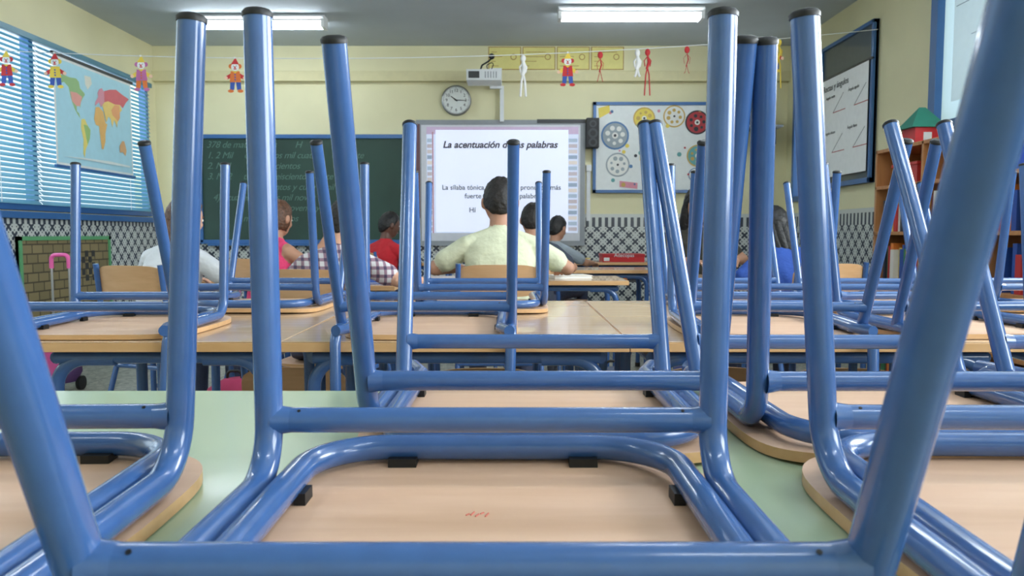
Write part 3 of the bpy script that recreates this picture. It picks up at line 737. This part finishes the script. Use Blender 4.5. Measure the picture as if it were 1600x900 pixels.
    for s_,arm in ((-1,armL or dl),(1,armR or dr)):
        shd=L((s_*.150,-.01,.450)); el=V(arm[0]); wr=V(arm[1])
        ua=.235; fa=.205
        el=shd+(el-shd).normalized()*min(ua,(el-shd).length) ; wr=el+(wr-el).normalized()*fa
        b.sphere(shd,.049,D); b.capsule(shd,.046,el,.034,D); b.capsule(el,.035,wr,.023,D)
        if sleeve=='short':
            m_=shd.lerp(el,.66); b.capsule(shd,.050,m_,.053,D); S.append((shd,.053,m_,.054,1)); S.append((shd.lerp(el,.78),.034,el,.034,0)); S.append((el,.035,wr,.023,0))
        elif sleeve=='long':
            b.capsule(shd,.055,el,.045,D); b.capsule(el,.044,wr,.032,D); S.append((shd,.055,el,.045,1)); S.append((el,.045,wr,.033,1))
        else:
            S.append((shd,.05,el,.034,0)); S.append((el,.035,wr,.023,0))
        # hand
        f=(wr-el).normalized(); side=f.cross(V((0,0,1)))
        side=(V((1,0,0)) if side.length<.2 else side.normalized()); up=side.cross(f).normalized()
        inn=-s_
        sd=side*(1 if side.x*inn>0 or abs(side.x)<.01 else -1)
        for t in (-.022,-.008,.008,.022): b.capsule(wr+f*.008,.017,wr+f*.062+side*t,.0115,D,10)
        for i,(t,ln) in enumerate(((-.027,.9),(-.009,1.06),(.009,1.0),(.027,.78))):
            if sd.dot(side)>0: t=-t
            p0=wr+f*.062+side*t; p1=p0+f*.027*ln-up*.006; p2=p1+f*.02*ln-up*.014; p3=p2+f*.008*ln-up*.014
            b.capsule(p0,.009,p1,.0082,D,8); b.capsule(p1,.0082,p2,.0078,D,8); b.capsule(p2,.0078,p3,.007,D,8)
        t0=wr+f*.02+sd*.02; t1=t0+f*.022+sd*.022-up*.006; t2=t1+f*.022+sd*.006-up*.008
        b.capsule(t0,.012,t1,.010,D,8); b.capsule(t1,.010,t2,.0085,D,8)
        S.append((wr,.022,wr+f*.10,.03,0))
    tmp=b.obj('tmp'); md=tmp.modifiers.new('r','REMESH'); md.mode='VOXEL'; md.voxel_size=.0066
    sm=tmp.modifiers.new('s','SMOOTH'); sm.factor=.5; sm.iterations=4
    dg=bpy.context.evaluated_depsgraph_get(); me=bpy.data.meshes.new_from_object(tmp.evaluated_get(dg))
    bpy.data.objects.remove(tmp)
    me.materials.clear()
    for m_ in (SK[skin],shirt,cloth('p%d%d'%(pants[0],pants[2]),pants),SHOE): me.materials.append(m_)
    n=len(me.polygons); C=np.empty(n*3); me.polygons.foreach_get('center',C); C=C.reshape(-1,3)
    Dm=np.stack([segd(C,s[0],s[2],s[1],s[3]) for s in S]); lab=np.array([s[4] for s in S])[Dm.argmin(0)]
    me.polygons.foreach_set('material_index',lab.astype(np.int32)); me.polygons.foreach_set('use_smooth',np.ones(n,bool)); me.update()
    mkobj('body',me,g)
    # face
    b=MB()
    for s_ in (-1,1):
        b.sphere(HP((s_*.030,.0755,.004)),(.0125,.010,.008),EYEW,Hm,10,8); b.sphere(HP((s_*.030,.0835,.004)),(.0055,.004,.0055),EYEP,Hm,8,6)
        b.tube([HP((s_*.018,.0845,.021)),HP((s_*.031,.083,.025)),HP((s_*.045,.075,.020))],[.0025,.003,.0018],HR[hair],6)
    b.tube([HP((-.022,.079,-.056)),HP((-.010,.084,-.053)),HP((0,.0855,-.0545)),HP((.010,.084,-.053)),HP((.022,.079,-.056))],[.002,.0045,.004,.0045,.002],LIP,8)
    b.obj('face',g)
    # hair
    b=MB(); rnd=random.Random(int(x*100)+777)
    def ss(e0,e1,t):
        t=max(0,min(1,(t-e0)/(e1-e0))); return t*t*(3-2*t)
    def hf(d,p):
        # hairline: low at the nape, above the ears at the sides, high on the forehead
        lo=-.80+.55*ss(-.75,-.15,d.y)+.80*ss(.0,.75,d.y)
        if style!='short' and d.y<.25: lo=-.8
        k=ss(lo,lo+.13,d.z+.05*mnoise.noise(d*6))
        tuft=.05*mnoise.noise(V((d.x*7,d.y*7,d.z*4+x)))+.03*mnoise.noise(d*19)
        return p*((.90+.185*k)+(tuft+rnd.uniform(-.010,.012))*k)
    b.sphere(hcn,(.0745,.0915,.110),HR[hair],Hm,56,44,hf)
    if style=='long':
        for sx,yy in ((-.045,-.045),(0,-.07),(.045,-.045),(-.066,-.005),(.066,-.005),(-.024,-.062),(.024,-.062)):
            w_=rnd.uniform(-.008,.008)
            b.tube([HP((sx*.8,yy*.8,.05)),HP((sx,yy,-.03)),HP((sx*1.1,yy*1.1,-.10)),HP((sx*1.05+w_,yy*1.15,-.16)),HP((sx*.95+w_,yy*1.1,-.21)),HP((sx*.9+w_*2,yy*1.05,-.24+w_))],[.026,.030,.030,.026,.018,.003],HR[hair],12)
    if style=='pony':
        b.sphere(HP((0,-.095,.02)),.022,RED); b.tube([HP((0,-.09,.02)),HP((0,-.125,.015)),HP((0,-.145,-.05)),HP((.005,-.14,-.13)),HP((.01,-.125,-.21)),HP((.01,-.12,-.25))],[.012,.026,.034,.030,.020,.004],HR[hair],12)
    b.obj('hair',g)
    return g
cream=cloth('cream',(214,216,186)); white=cloth('white',(218,221,226)); pink=cloth('pink',(236,70,120)); redc=cloth('red',(196,34,46)); grey=cloth('grey',(158,168,178)); olive=cloth('olive',(54,52,44)); bluec=cloth('blue',(36,72,150)); navy=cloth('navy',(60,66,80))
def kid(*a,**k):
    p=person(*a,**k); x,y,face=a[1],a[2],a[3]
    rz=math.radians(face); c=chair(x,y,(face+180),.05,.12,z=.445,upright=True)
    off=V((-math.sin(rz),math.cos(rz)))*.06
    c.location.x+=off.x; c.location.y+=off.y
    return p
kid('seated_boy',-.06,3.74,0,cream,hair='dbrown',skin='tan',lean=14,hpitch=12,armL=((-.30,.10,.34),(-.16,.34,.33)),armR=((.31,.10,.34),(.30,.33,.33)),sc=1.09)
kid('seated_girl',-1.66,3.64,-20,white,hair='brown',skin='light',lean=14,hyaw=-15,style='long',sc=.96,pants=(70,80,110))
kid('seated_girl',-1.46,4.62,-35,pink,hair='brown',skin='tan',lean=6,hyaw=10,style='pony',sleeve='tank',armR=((.27,.10,.37),(.34,.18,.55)),sc=.96)
kid('seated_boy',-.80,3.28,-12,PLAID,hair='dbrown',skin='light',lean=20,hpitch=18,sc=.95,armR=((.30,.12,.36),(.36,.34,.34)))
kid('seated_boy',-1.08,6.25,-40,redc,hair='black',skin='dark',lean=10,hyaw=-20,sc=.94)
kid('seated_boy',.12,4.98,-8,navy,hair='dbrown',skin='tan',lean=10,sc=.97)
kid('seated_boy',.31,6.30,-38,grey,hair='black',skin='tan',lean=10,sc=.9,armR=((.26,.2,.34),(.2,.42,.33)))
kid('seated_girl',1.48,3.86,15,bluec,hair='black',skin='tan',lean=27,hpitch=20,style='long',sleeve='long',sc=.98)
kid('seated_woman',1.24,5.35,-170,olive,hair='black',skin='tan',lean=8,sleeve='short',style='long',sc=1.12,armL=((-.27,.16,.33),(-.12,.36,.33)))

# ---------------------------------------------------------------- lights
def area(name,loc,rot,sx,sy,p,col=(1,1,1)):
    l=bpy.data.lights.new(name,'AREA'); l.shape='RECTANGLE'; l.size=sx; l.size_y=sy; l.energy=p; l.color=col
    o=bpy.data.objects.new(name,l); COL.objects.link(o); o.location=loc; o.rotation_euler=[math.radians(a) for a in rot]; return o
area('daylight_left',(XL-.5,4.8,1.9),(0,-90,0),1.6,6,95,(.80,.93,1))
area('daylight_right',(XR+.35,2.4,2.15),(0,90,0),.9,2.4,150,(.88,.95,1))
area('daylight_back',(XR+.35,-.45,1.8),(0,90,0),1.4,2.1,115,(.88,.95,1))
w=bpy.data.worlds.new('sky'); SC.world=w; w.use_nodes=True
w.node_tree.nodes['Background'].inputs[0].default_value=(.8,.92,1,1); w.node_tree.nodes['Background'].inputs[1].default_value=1.5
# ---------------------------------------------------------------- camera
cd_=bpy.data.cameras.new('camera'); cam=bpy.data.objects.new('camera',cd_); COL.objects.link(cam)
cd_.lens=27; cd_.sensor_width=36; cd_.clip_start=.02
cam.location=(0,0,.985); cam.rotation_euler=(math.radians(90-4.0),0,0)
cd_.dof.use_dof=True; cd_.dof.focus_distance=1.3; cd_.dof.aperture_fstop=14
SC.camera=cam
